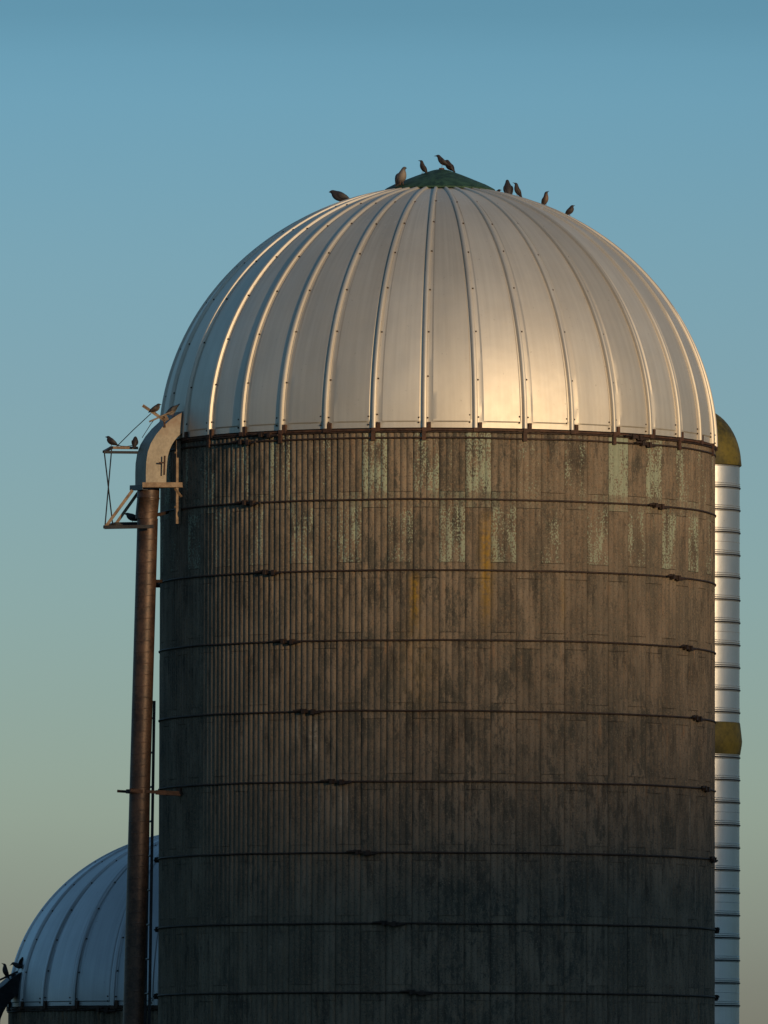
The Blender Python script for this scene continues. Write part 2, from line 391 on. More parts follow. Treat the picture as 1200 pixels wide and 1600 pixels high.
def dome(parent, c, a, b, zb, nrib, phase, r_top, mat, rib_w=.052, rib_h=.033, seed=1, bolts=True):
    rng = random.Random(seed); mb = MB(); rows = 44
    t_top = math.acos(r_top / a)
    ts = [0, .004, .012, .021, .026, .034] + [.034 + (t_top - .034) * (k / (rows - 6)) for k in range(1, rows - 5)]
    us = [0, .05, .135, .17, .26, .4, .55, .7, .82, .90, .925, .96, 1.0]
    for i in range(nrib):
        a0 = phase + 2 * math.pi * i / nrib; st = 2 * math.pi / nrib; vs = []
        rv = rng.random(); dent = [(rng.uniform(.1, .9), rng.uniform(.03, .5), rng.uniform(-.006, .004), rng.uniform(.05, .14)) for _ in range(4)]
        tw = rng.uniform(-.004, .004)
        for t in ts:
            for u in us:
                emb = min(1, max(0, (u - .135) / .035)) * min(1, max(0, (.925 - u) / .025)) * min(1, max(0, (t - .021) / .005))
                h = .008 * emb
                pil = math.sin(math.pi * u)
                h += -.002 * pil + tw * (u - .5) * 2 * (1 - t)     # a gore is nearly flat between two ribs
                nv = noise.noise(Vector((i * 5.3 + u * 2.0, t * 3.0, seed)))
                h += .004 * nv * pil
                for du, dt, amp, rad in dent:
                    q2 = ((u - du) * .5) ** 2 + (t - dt) ** 2
                    h += amp * math.exp(-q2 / rad ** 2) * pil
                if 0.06 < t < .3 and .03 < u < .2: h += .003 * noise.noise(Vector((u * 14, t * 30, i * 3.1))) * (1 - t / .3)
                vs.append(dome_pt(c, a, b, zb, a0 + st * u, t, h))
        W = len(us)
        fs = [(r * W + j, r * W + j + 1, (r + 1) * W + j + 1, (r + 1) * W + j) for r in range(len(ts) - 1) for j in range(W - 1)]
        mb.add(vs, fs, 0, rnd=rv)
    roof = mb.build('dome_roof', mat, parent, smooth=24, origin=(c[0], c[1], zb))
    for i in range(nrib):
        ang = phase + 2 * math.pi * i / nrib; rb = MB(); vs = []; fs = []
        rt = [k / 40 * t_top * 1.003 for k in range(41)]
        prof = [(-1.0, -.3), (-.92, .25), (-.72, .80), (-.35, 1.0), (.30, 1.0), (.70, .80), (.92, .25), (1.0, .08), (1.45, .06), (1.5, -.3)]
        for t in rt:
            wd = rib_w / 2 * (1 - .22 * t / t_top); hh = rib_h * (1 - .25 * t / t_top)
            r0 = max(.2, a * math.cos(t))
            for x_, y_ in prof: vs.append(dome_pt(c, a, b, zb, ang + x_ * wd / r0, t, y_ * hh + .002))
        W = len(prof)
        fs = [(r * W + j, r * W + j + 1, (r + 1) * W + j + 1, (r + 1) * W + j) for r in range(40) for j in range(W - 1)]
        fs += [tuple(range(W - 1, -1, -1)), tuple(40 * W + j for j in range(W))]
        rb.add(vs, fs, 0, rnd=rng.random())
        if bolts:
            k = 0; t = .06
            for t in [.043, .018] + [.19 + .19 * q for q in range(6)]:
                if t > t_top - .1: break
                sgns = (1.25, -2.2) if t < .1 else (1.25,)
                for sg in sgns: rb.ball(dome_pt(c, a, b, zb, ang + sg * rib_w / 2 / (a * math.cos(t)), t + rng.uniform(-.008, .008), .006), .0095, 1)
        rb.build('rib', [mat, M['bolt']], roof, smooth=40, origin=(c[0], c[1], zb))
        # rusty foot clip right of the rib
        cb = MB(); w0 = .5 * rib_w
        for sgn, tz in ((1, 0),):
            a1 = ang + (w0 + .006) / a; a2 = ang + (w0 + .040) / a
            vs = [pol(c, a + rr, an, zb + zz) for zz in (-.035, .055) for an in (a1, a2) for rr in (.004, .03)]
            cb.add(vs, [(0, 2, 3, 1), (4, 5, 7, 6), (0, 1, 5, 4), (2, 6, 7, 3), (1, 3, 7, 5), (0, 4, 6, 2)])
            a1 = ang - .02 / a; a2 = ang + (w0 + .006) / a
            vs = [pol(c, a + rr, an, zb + zz) for zz in (-.04, .0) for an in (a1, a2) for rr in (.004, .034)]
            cb.add(vs, [(0, 2, 3, 1), (4, 5, 7, 6), (0, 1, 5, 4), (2, 6, 7, 3), (1, 3, 7, 5), (0, 4, 6, 2)])
        cb.build('clip', M['rust'], roof, smooth=0, origin=(c[0], c[1], zb))
    return roof

def hoop(parent, c, R0, z, lugs, r=.0102, long_lug=()):
    rr = R0 + r * .9
    mb = MB(); rng = random.Random(int(z * 1000))
    pts = [pol(c, rr + .003 * noise.noise(Vector((k * .7, z, 2))), 2 * math.pi * k / 120, z + .005 * noise.noise(Vector((k * .25, z * 3, 5)))) for k in range(120)]
    mb.tube(pts, r, 8, closed=True)
    h = mb.build('hoop', M['rod'], parent, smooth=60, origin=(c[0], c[1], z))
    for a0 in lugs:
        lb = MB()
        half = .070 / R0
        # cast shoe: two ears joined by a web, the rod ends running past each other with nuts
        for k, (a1, a2, zz, hh, dp) in enumerate([(a0 - half, a0 - half * .55, .004, .060, .055), (a0 + half * .5, a0 + half, -.004, .066, .055), (a0 - half * .6, a0 + half * .6, .0, .030, .036)]):
            vs = [pol(c, R0 + d_, an, z + zz + s_ * hh * .40) for s_ in (-1, 1) for an in (a1, a2) for d_ in (.004, dp)]
            lb.add(vs, [(0, 2, 3, 1), (4, 5, 7, 6), (0, 1, 5, 4), (2, 6, 7, 3), (1, 3, 7, 5), (0, 4, 6, 2)])
        for sg, zo in ((-1, .021), (1, -.021)):
            pts = [pol(c, R0 + .03 + .004 * q, a0 + sg * (half * .2 + (q / 5) * .15 / R0), z + zo * (1 - .12 * q)) for q in range(6)]
            lb.tube(pts, .010, 6)
            lb.tube([pol(c, R0 + .032, a0 + sg * (half + q9 / R0), z + zo * .7) for q9 in (.002, .022)], .017, 6)
        lb.build('lug', M['rod'], h, smooth=30, origin=(c[0], c[1], z))
    return h

# ------------------------------------------------------------------ the big silo
C0 = (0.0, 0.0); RW = 2.86
ZB = P(684, 697, 0).z
hoop_px = [780, 890.5, 1000, 1110.5, 1221, 1332, 1443, 1551]
hz = [P(684, y, -RW).z for y in hoop_px]
low = hz[-1]
while low > .8:
    low -= hz[-2] - hz[-1]; hz.append(low)
silo = thing('silo', 'tall round silo of dark concrete staves with a ribbed aluminium dome', 'silo', (0, 0, 0))
ztop = P(684, 672, -RW).z
zj = [z for z in hz]
YEL, PALE = (.29, .165, .016), (.34, .29, .23)
def zpx(y): return P(684, y, -RW).z
yel = [(R(9.6), .062, zpx(1010), zpx(785), .85, YEL), (R(-4.9), .045, zpx(1000), zpx(885), .95, YEL), (R(-4.0), .20, zpx(1150), zpx(950), .16, YEL),
       (R(26), .03, zpx(1000), zpx(890), .25, YEL), (R(-25.6), .018, zpx(1215), zpx(1112), .8, PALE), (R(-29.8), .016, zpx(1160), zpx(1108), .7, PALE),
       (R(-26.8), .014, zpx(1205), zpx(1108), .6, PALE), (R(-20), .012, zpx(1330), zpx(1222), .6, PALE), (R(-18.6), .010, zpx(1310), zpx(1230), .5, PALE),
       (R(-24.8), .014, zpx(1300), zpx(1215), .5, PALE), (R(64), .012, zpx(1330), zpx(1220), .5, PALE), (R(67), .014, zpx(1450), zpx(1330), .5, PALE), (R(71), .010, zpx(1560), zpx(1330), .35, PALE)]
M['staves'] = mat_staves('weathered concrete staves', RW, yel)
wall = stave_wall(silo, C0, RW, 68, zj, ztop, paint_rows=(0, 1), phase=R(-5.3 * 0), mat=M['staves'])
wall['label'] = 'dark fluted concrete wall with a faded mint green chequer band at the top'
left_px = [(395, 787), (427, 893), (455, 1003), (487, 1111), (530, 1220), (570, 1331), (610, 1441), (652, 1551)]
right_px = [(1020, 789), (1047, 902), (1067, 1014), (1083, 1122), (1097, 1232), (1110, 1340), (1116.5, 1450), (1119, 1558)]
def ang_of(px): return math.asin(max(-1, min(1, (px - 684) / 434.5)))
for k, z in enumerate(hz):
    if k < 8:
        la = [ang_of(left_px[k][0]), ang_of(right_px[k][0])]
        if k == 7: la[1] = R(94)
        if k == 6: la[1] = R(91)
    else: la = [R(-5 + 6 * (k - 7)), R(100)]
    la.append(R(-93) if k in (1, 5, 7) else R(-150 + 9 * k))
    hoop(silo, C0, RW, z, la)
for y, lugs in ((674.5, (420, 985)), (684, (388, 1000))):
    hoop(silo, C0, RW, P(684, y, -RW).z, [ang_of(p) for p in lugs] + [R(170)], r=.010)
# rusty straps between the two uppermost hoops
for i in range(0, 35):
    ang = R(-3.0) + 2 * math.pi * i / 35
    if i % 2: continue
    sb = MB(); z0, z1 = P(684, 688, -RW).z, P(684, 671, -RW).z
    vs = [pol(C0, RW + d_, an, zz) for zz in (z0, z1) for an in (ang - .008, ang + .006) for d_ in (.006, .028)]
    sb.add(vs, [(0, 2, 3, 1), (4, 5, 7, 6), (0, 1, 5, 4), (2, 6, 7, 3), (1, 3, 7, 5), (0, 4, 6, 2)])
    sb.build('strap', M['rust'], silo, smooth=0, origin=(0, 0, z0))
rim = MB(); rim.lathe([(RW - .02, ZB - .028), (RW + .022, ZB - .030), (RW + .024, ZB - .012), (RW - .02, ZB - .008)], (0, 0, 0), n=140)
rim.build('rim', M['rust'], silo, smooth=30, origin=(0, 0, ZB))
AD, BD = 2.858, 2.668
roof = dome(silo, C0, AD, BD, ZB, 35, R(-3.0), .47, M['dome'])
# green vent cap
cap_pts = [(0.0, 264.5), (.05, 265), (.09, 266.5), (.145, 269.5), (.244, 274.8), (.337, 280.3), (.40, 284.2), (.475, 289), (.55, 295), (.575, 297.5), (.57, 300), (.40, 301)]
cp = MB(); cp.lathe([(max(r, .001), P(684, y, 0).z) for r, y in cap_pts], (0.015, 0, 0), n=35)
for v in cp.v: v.z += .006 * noise.noise(v * 5)
cap = cp.build('vent_cap', M['green'], silo, smooth=50, origin=(0.015, 0, ZB + BD)); cap['label'] = 'mossy green conical cap on top of the dome'
kn = MB(); kn.tube([P(690, 266, 0), P(690, 262.5, 0)], [.035, .025], 8); kn.build('finial', M['rust'], cap, smooth=40)

# ------------------------------------------------------------------ small silo behind
Y2 = 8.0; S2 = (D + Y2) / FPX
c2 = P(327, 1575, Y2); C2 = (c2.x, c2.y); R2 = 313 * S2
silo2 = thing('silo', 'lower silo with a bluish ribbed dome standing in shade behind the big one', 'silo', (C2[0], C2[1], 0))
ZB2 = c2.z
M['staves2'] = mat_staves('shaded concrete staves', R2)
stave_wall(silo2, C2, R2, 54, [ZB2 - .74 * k - .6 for k in range(4) if ZB2 - .74 * k - .6 > .3], ZB2 - .02, mat=M['staves2'])
for k, zz in enumerate([ZB2 - .05] + [ZB2 - .74 * k - .6 for k in range(4) if ZB2 - .74 * k - .6 > .3]):
    hoop(silo2, C2, R2, zz, [R(-30 + 8 * k), R(95), R(-140)])
rim = MB(); rim.lathe([(R2 - .02, -.03), (R2 + .02, -.03), (R2 + .02, -.01), (R2 - .02, -.006)], (C2[0], C2[1], ZB2), n=100)
rim.build('rim', M['rod'], silo2, smooth=30, origin=(C2[0], C2[1], ZB2))
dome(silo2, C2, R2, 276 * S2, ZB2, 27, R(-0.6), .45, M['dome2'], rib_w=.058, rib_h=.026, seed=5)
cp = MB(); cp.lathe([(.001, .22), (.1, .2), (.3, .11), (.5, .03), (.55, -.01), (.4, -.01)], (C2[0], C2[1], ZB2 + 276 * S2 - .03), n=27)
cp.build('vent_cap', M['green'], silo2, smooth=50, origin=(C2[0], C2[1], ZB2 + 2))

# ------------------------------------------------------------------ unloading chute on the right
ca = math.atan2(2.707, -1.10); cc = (2.707, 1.10)
chute = thing('unloading_chute', 'shiny ribbed metal chute running up the right side of the big silo', 'chute', (cc[0], cc[1], 0))
A0, A1 = ca - R(112), ca + R(112)
rc = .450; ztc = P(1150, 727, 1.16).z; step = 35.15 * (D + 1.16) / FPX
prof = [(rc, .15)]; bands = []; z = ztc - .02; k = 0
seq = []
while z > .4:
    seq.append(z); z -= step
for k, z in enumerate(sorted(seq)):
    idx = len(seq) - 1 - k
    if idx % 4 == 3: prof += [(rc, z - step * .42), (rc + .004, z - step * .41), (rc, z - step * .40)]
    prof += [(rc, z - .012), (rc + .003, z - .009), (rc, z - .006)]
    prof += [(rc, z + .022), (rc + .007, z + .027), (rc, z + .032), (rc, z + .044), (rc + .006, z + .048), (rc, z + .052)]
prof = [p for p in prof if p[1] < ztc + .03]; prof.append((rc, ztc + .02))
mb = MB(); mb.lathe(prof, (cc[0], cc[1], 0), A0, A1, 56)
mb.build('tube', M['chute'], chute, smooth=10, origin=(cc[0], cc[1], 0))
for z in seq:
    bb = MB(); bb.lathe([(rc + .001, -.008), (rc + .009, -.007), (rc + .011, 0), (rc + .009, .007), (rc + .001, .008)], (cc[0], cc[1], z + .006), A0, A1, 56)
    bb.build('band', M['dark_steel'], chute, smooth=60, origin=(cc[0], cc[1], z))
hd = MB(); zh = ztc - .01
hd.lathe([(.440, 0), (.468, -.004), (.470, .004)] + [(.466 * math.cos(R(t)), .005 + .60 * math.sin(R(t))) for t in range(4, 90, 6)] + [(.002, .605)], (cc[0], cc[1], zh), A0, A1, 40)
hood = hd.build('hood', M['olive'], chute, smooth=60, origin=(cc[0], cc[1], zh)); hood['label'] = 'olive green rounded hood closing the top of the chute'
zl0, zl1 = P(1150, 1180, 1.16).z, P(1150, 1131, 1.16).z
ld = MB(); hL = zl1 - zl0
ld.lathe([(.452, 0), (.458, .0), (.474, hL * .30), (.478, hL * .42), (.468, hL * .7), (.456, hL), (.450, hL + .004)], (cc[0], cc[1], zl0), A0, A1, 40)
lh = ld.build('collar', M['olive'], chute, smooth=25, origin=(cc[0], cc[1], zl0)); lh['label'] = 'bulging olive green collar half way up the chute'

# ------------------------------------------------------------------ filler pipes
def duct_elbow(parent, az, r_out, path_out, path_in, width, mats, z0, c):
    """box-section elbow; path points are (distance from the silo axis, height)"""
    e_r = Vector((math.sin(az), -math.cos(az), 0)); e_t = Vector((math.cos(az), math.sin(az), 0)); o = Vector((c[0], c[1], 0))
    n = len(path_out); vs = []; fs = []; ms = []
    for (ro, zo), (ri, zi) in zip(path_out, path_in):
        for r_, z_, s_ in ((ro, zo, 1), (ro, zo, -1), (ri, zi, -1), (ri, zi, 1)):
            vs.append(o + e_r * r_ + e_t * (s_ * width / 2) + Vector((0, 0, z_)))
    mb = MB()
    for i in range(n - 1):
        for j in range(4):
            fs.append((i * 4 + j, i * 4 + (j + 1) % 4, (i + 1) * 4 + (j + 1) % 4, (i + 1) * 4 + j))
    fs.append((3, 2, 1, 0)); fs.append(tuple((n - 1) * 4 + j for j in range(4)))
    mb.add(vs, fs)
    return mb.build('elbow', mats, parent, smooth=30, origin=o + e_r * r_out + Vector((0, 0, z0)))

AZ = R(-68); er = Vector((math.sin(AZ), -math.cos(AZ), 0)); et = Vector((math.cos(AZ), math.sin(AZ), 0))
YP = -1.27
top_p = P(232, 763, YP); bot_p = P(208, 1600, YP)
dirp = (top_p - bot_p).normalized()
foot = bot_p - dirp * ((bot_p.z - .05) / dirp.z)
pipe = thing('filler_pipe', 'rusty brown blower pipe with a bent duct feeding the dome of the big silo', 'pipe', (foot.x, foot.y, 0))
m = MB(); q_p = P(228.5, 810, YP)
m.tube([foot + dirp * (i / 30) * (q_p - foot).length for i in range(31)], .106, 24)
m.build('pipe', M['pipe'], pipe, smooth=50, origin=foot)
m = MB(); m.tube([q_p - dirp * .005, q_p + dirp * .004, top_p - dirp * .11, top_p - dirp * .10, top_p - dirp * .09, top_p + dirp * .02], [.113, .1135, .1135, .119, .114, .114], 24)
m.build('sleeve', M['pipe'], pipe, smooth=50, origin=q_p)
# elbow outline read in the plane that holds the pipe and the silo axis
def rz(px, py):
    # intersect the pixel ray with the vertical plane of the elbow's sunny side
    o = et * .155; d = CROT @ Vector(((px - 600) / FPX, (800 - py) / FPX, -1.0))
    t = (o - CAM).dot(et) / d.dot(et); p = CAM + d * t - o
    return (p.dot(er), p.z)
outl = [(228, 762), (228, 738), (228.5, 722), (231, 706), (236, 692), (244, 679), (254, 667), (266, 656), (278, 648), (288, 643), (296, 639)]
inl = [(259.5, 762), (260, 740), (261, 724), (262.5, 712), (265, 703), (268.5, 695), (273, 688), (278, 682), (284, 677), (290, 673), (298, 670)]
elb = duct_elbow(pipe, AZ, 3.1, [rz(*p) for p in outl], [rz(*p) for p in inl], .31, [M['duct']], top_p.z, C0)
elb['label'] = 'tan box-section elbow bending from the pipe into the dome'
fl = MB(); vlist = [rz(*p) for p in (outl[-3], inl[-3])]
m = MB(); p_ = P(259, 716, -1.3)
m.bar(P(257.5, 712, -1.36), P(256.5, 742, -1.36), .012, .02, et); m.bar(P(248, 723, -1.37), P(257, 723, -1.37), .012, .014)
m.build('hinge', M['rust'], elb, smooth=0)
YF = -1.55
m = MB()
m.angle_iron(P(222.5, 761, YF), P(285, 761, YF + .1), .048, .006, (0, 0, 1), (0, 1, 0))
m.build('collar_angle', M['angle'], pipe, smooth=0)
m = MB(); m.angle_iron(P(203, 766, -1.05), P(223, 765, YF), .05, .006, (0, 0, 1), (1, 0, 0)); m.build('collar_angle', M['dark_steel'], pipe, smooth=0)
m = MB(); aw = R(-66.5); m.bar(pol(C0, RW + .045, aw, P(284, 818, -1.2).z), pol(C0, RW + .045, aw, P(284, 688, -1.2).z), .036, .05, (math.sin(aw), -math.cos(aw), 0))
for yb in (757, 792, 707): m.ball(pol(C0, RW + .072, aw, P(284, yb, -1.2).z), .012)
m.build('wall_rail', M['angle'], pipe, smooth=0)
m = MB(); m.bar(P(273, 763, YF + .12), P(283.5, 776, YF + .2), .012, .02, (1, 0, 0)); m.build('gusset', M['angle'], pipe, smooth=0)
# side platform frame
YA, YB = -1.50, -1.05
def beam(name, a, b, w, h, mat): 
    m = MB(); m.bar(a, b, w, h); m.build(name, M[mat], pipe, smooth=0)
def rod(name, pts, r, mat='dark_steel', n=6):
    m = MB(); m.tube(pts, r, n); m.build(name, M[mat], pipe, smooth=50)
beam('strut', P(207, 766, YA), P(165, 823, YA), .03, .03, 'angle')
beam('strut', P(217, 768, YB), P(180, 820, YB), .03, .03, 'angle')
beam('platform_beam', P(163, 824, YA), P(240, 822.5, YA), .035, .035, 'dark_steel')
beam('platform_beam', P(178, 818.5, YB), P(240, 817.5, YB), .035, .03, 'dark_steel')
beam('platform_beam', P(163.5, 823.5, YA), P(179, 818.5, YB), .03, .03, 'dark_steel')
beam('arm', P(162.5, 706.5, YA), P(216, 707, YA), .03, .026, 'dark_steel')
beam('arm', P(174, 699.5, YB), P(216, 700, YB), .03, .026, 'angle')
beam('arm', P(162.5, 706, YA), P(175, 699, YB), .03, .024, 'dark_steel')
rod('tie_rod', [P(163, 707, YA), P(176, 819, YB)], .007)
rod('tie_rod', [P(174.5, 701, YB), P(164, 823, YA)], .007)
# hoist bar, bracket and wires above the elbow
YH = -1.30
m = MB(); m.bar(P(223, 633.5, YH), P(259, 658, YH), .03, .03, (0, 0, 1))
for k in range(5):
    t = .06 + k * .1; p = P(223, 633.5, YH).lerp(P(259, 658, YH), t)
    m.ball(p + Vector((0, -.016, .004)), .007, 1)
m.bar(P(254, 657, YH), P(262, 652, YH), .03, .05)
m.build('hoist_bar', [M['angle'], M['duct']], pipe, smooth=0)
rod('hoist_rod', [P(233, 659, YH - .05), P(271, 642, YH - .05)], .009, 'angle')
m = MB(); m.bar(P(256, 650, YH), P(257.5, 668, YH), .03, .02); m.build('post', M['rust'], pipe, smooth=0)
rod('guy_wire', [P(236, 646, YH), P(208, 672, YH), P(182, 698, YB)], .0045)
rod('guy_wire', [P(182, 694, YB), P(189, 697, YB), P(198, 697.5, YB), P(208, 696, YB)], .004)
rod('guy_wire', [P(240, 657, YH), P(236, 662, YH), P(222, 684, YH)], .0035)
# cross brace half way down
m = MB()
m.tube([P(183, 1236, -1.22), P(206, 1237.5, -1.22)], .014, 8); m.build('brace', M['rod'], pipe, smooth=40)
m = MB(); m.bar(P(203, 1234.5, -1.40), P(246, 1238, -1.30), .03, .032); m.bar(P(244, 1238, -1.30), P(283, 1240, -1.20), .04, .045); m.bar(P(279, 1237, -1.19), P(286, 1237, -1.15), .05, .075)
m.build('brace', M['rust'], pipe, smooth=0)
m = MB(); bb_ = P(214.5, 1237, YP); m.tube([bb_ - dirp * .02, bb_ + dirp * .02], .116, 24); m.build('clamp', M['rust'], pipe, smooth=40)
m = MB(); bb_ = P(225.5, 908, YP); m.bar(P(236, 908, -1.2), P(252, 908, -.9), .03, .03); m.build('brace', M['rod'], pipe, smooth=0)
m = MB(); m.bar(P(240, 806, -1.2), P(262, 800, -.95), .03, .03); m.build('brace', M['rod'], pipe, smooth=0)

# narrow ladder between the pipe and the wall
la_t, la_b = P(241, 1095, -.62), P(233.2, 1600, -.62); lb_t, lb_b = P(234.5, 1095, -.25), P(226.5, 1600, -.25)
def down(t, b): d = (b - t); return b + d * ((b.z - .05) / -d.z)
la_f, lb_f = down(la_t, la_b), down(lb_t, lb_b)
lad = thing('ladder', 'narrow steel ladder in the gap between rusty pipe and big silo', 'ladder', (la_f.x, la_f.y, 0))
for t, b in ((la_t, la_f), (lb_t, lb_f)):
    m = MB(); m.bar(t, b, .03, .022, (0, 1, 0)); m.build('rail', M['dark_steel'], lad, smooth=0)
z = P(236, 1122, -.5).z
while z > .3:
    pa = la_t.lerp(la_f, (la_t.z - z) / (la_t.z - la_f.z)); pb = lb_t.lerp(lb_f, (lb_t.z - z) / (lb_t.z - lb_f.z))
    m = MB(); m.tube([pa, pb], .011, 8); m.build('rung', M['dark_steel'], lad, smooth=40); z -= 53.5 * D / FPX

# second filler pipe, at the lower left
az2 = R(-74); er2 = Vector((math.sin(az2), -math.cos(az2), 0)); et2 = Vector((math.cos(az2), math.sin(az2), 0)); o2 = Vector((C2[0], C2[1], 0))
def rz2(px, py):
    o = o2 + et2 * .15; d = CROT @ Vector(((px - 600) / FPX, (800 - py) / FPX, -1.0))
    t = (o - CAM).dot(et2) / d.dot(et2); p = CAM + d * t - o
    return (p.dot(er2), p.z)
out2 = [(-28, 1640), (-28, 1612), (-26, 1590), (-20, 1570), (-10, 1556), (2, 1543), (18, 1529), (30, 1521), (40, 1515.5), (50, 1511)]
in2 = [(-2, 1640), (-2, 1620), (-1, 1604), (1, 1592), (5, 1582), (10, 1573), (16, 1564), (24, 1557), (36, 1549), (48, 1543)]
pp2 = o2 + er2 * rz2(-15, 1640)[0]; zt2 = rz2(-15, 1640)[1]
pipe2 = thing('filler_pipe', 'black bent filler duct entering the shaded dome at lower left', 'pipe', (pp2.x, pp2.y, 0))
e2 = duct_elbow(pipe2, az2, 3, [rz2(*p) for p in out2], [rz2(*p) for p in in2], .30, [M['dark_steel']], zt2, C2)
m = MB(); m.tube([Vector((pp2.x - .05, pp2.y, .05)), Vector((pp2.x, pp2.y, zt2 + .02))], .1, 20); m.build('pipe', M['pipe'], pipe2, smooth=50)
Yh2 = o2.y - .7
m = MB(); m.tube([P(-14, 1537, Yh2), P(2, 1530, Yh2), P(28, 1518, Yh2)], .011, 6); m.build('hoist_rod', M['dark_steel'], pipe2, smooth=40)
m = MB(); m.bar(P(21, 1521, Yh2), P(22, 1535, Yh2), .03, .05); m.build('post', M['dark_steel'], pipe2, smooth=0)
m = MB(); m.bar(P(-6, 1534, Yh2), P(-5, 1555, Yh2), .03, .05); m.build('post', M['dark_steel'], pipe2, smooth=0)

# ------------------------------------------------------------------ birds
POSES = {   # (x forward, z up, half width, half height, breast amount)
 'starling': [(-.088, -.028, .009, .003, 0), (-.060, -.008, .012, .006, 0), (-.040, .008, .019, .017, 0), (-.020, .026, .028, .029, .4), (0, .046, .032, .033, .9), (.014, .070, .028, .029, 1), (.022, .090, .020, .021, .7), (.028, .106, .0185, .019, .2), (.040, .110, .0135, .0135, .1), (.049, .1105, .006, .006, 0), (.062, .111, .0035, .0035, 0), (.076, .1115, .001, .001, 0)],
 'hunched':  [(-.082, -.002, .009, .003, 0), (-.058, .010, .012, .007, 0), (-.038, .022, .021, .020, 0), (-.016, .034, .032, .031, .4), (.004, .046, .036, .036, .9), (.020, .060, .033, .033, 1), (.029, .075, .025, .025, .7), (.034, .086, .020, .019, .2), (.044, .088, .0135, .0135, .1), (.052, .088, .006, .006, 0), (.062, .088, .003, .003, 0), (.070, .088, .001, .001, 0)],
 'pigeon':   [(-.150, .012, .020, .005, 0), (-.105, .026, .024, .010, 0), (-.070, .040, .036, .030, 0), (-.030, .054, .052, .048, .2), (.010, .066, .058, .056, .7), (.044, .088, .050, .050, 1), (.062, .118, .033, .034, .7), (.070, .142, .024, .025, .2), (.084, .152, .021, .021, 0), (.098, .152, .013, .013, 0), (.106, .150, .006, .006, 0), (.118, .147, .002, .002, 0)],
 'pigeon_up': [(-.100, -.030, .020, .005, 0), (-.078, .000, .024, .012, 0), (-.056, .028, .038, .032, 0), (-.028, .056, .053, .048, .3), (.002, .084, .058, .055, .9), (.024, .116, .048, .047, 1), (.036, .146, .031, .032, .7), (.042, .168, .0235, .024, .2), (.055, .177, .021, .021, 0), (.068, .177, .012, .012, 0), (.076, .175, .006, .006, 0), (.086, .172, .002, .002, 0)],
 'pigeon_low': [(-.155, .030, .020, .005, 0), (-.108, .038, .024, .010, 0), (-.072, .047, .036, .030, 0), (-.030, .056, .052, .047, .2), (.010, .062, .057, .054, .7), (.044, .070, .050, .049, 1), (.066, .082, .036, .037, .7), (.080, .092, .026, .026, .2), (.094, .094, .021, .021, 0), (.106, .091, .012, .012, 0), (.113, .088, .006, .006, 0), (.122, .084, .002, .002, 0)],
}
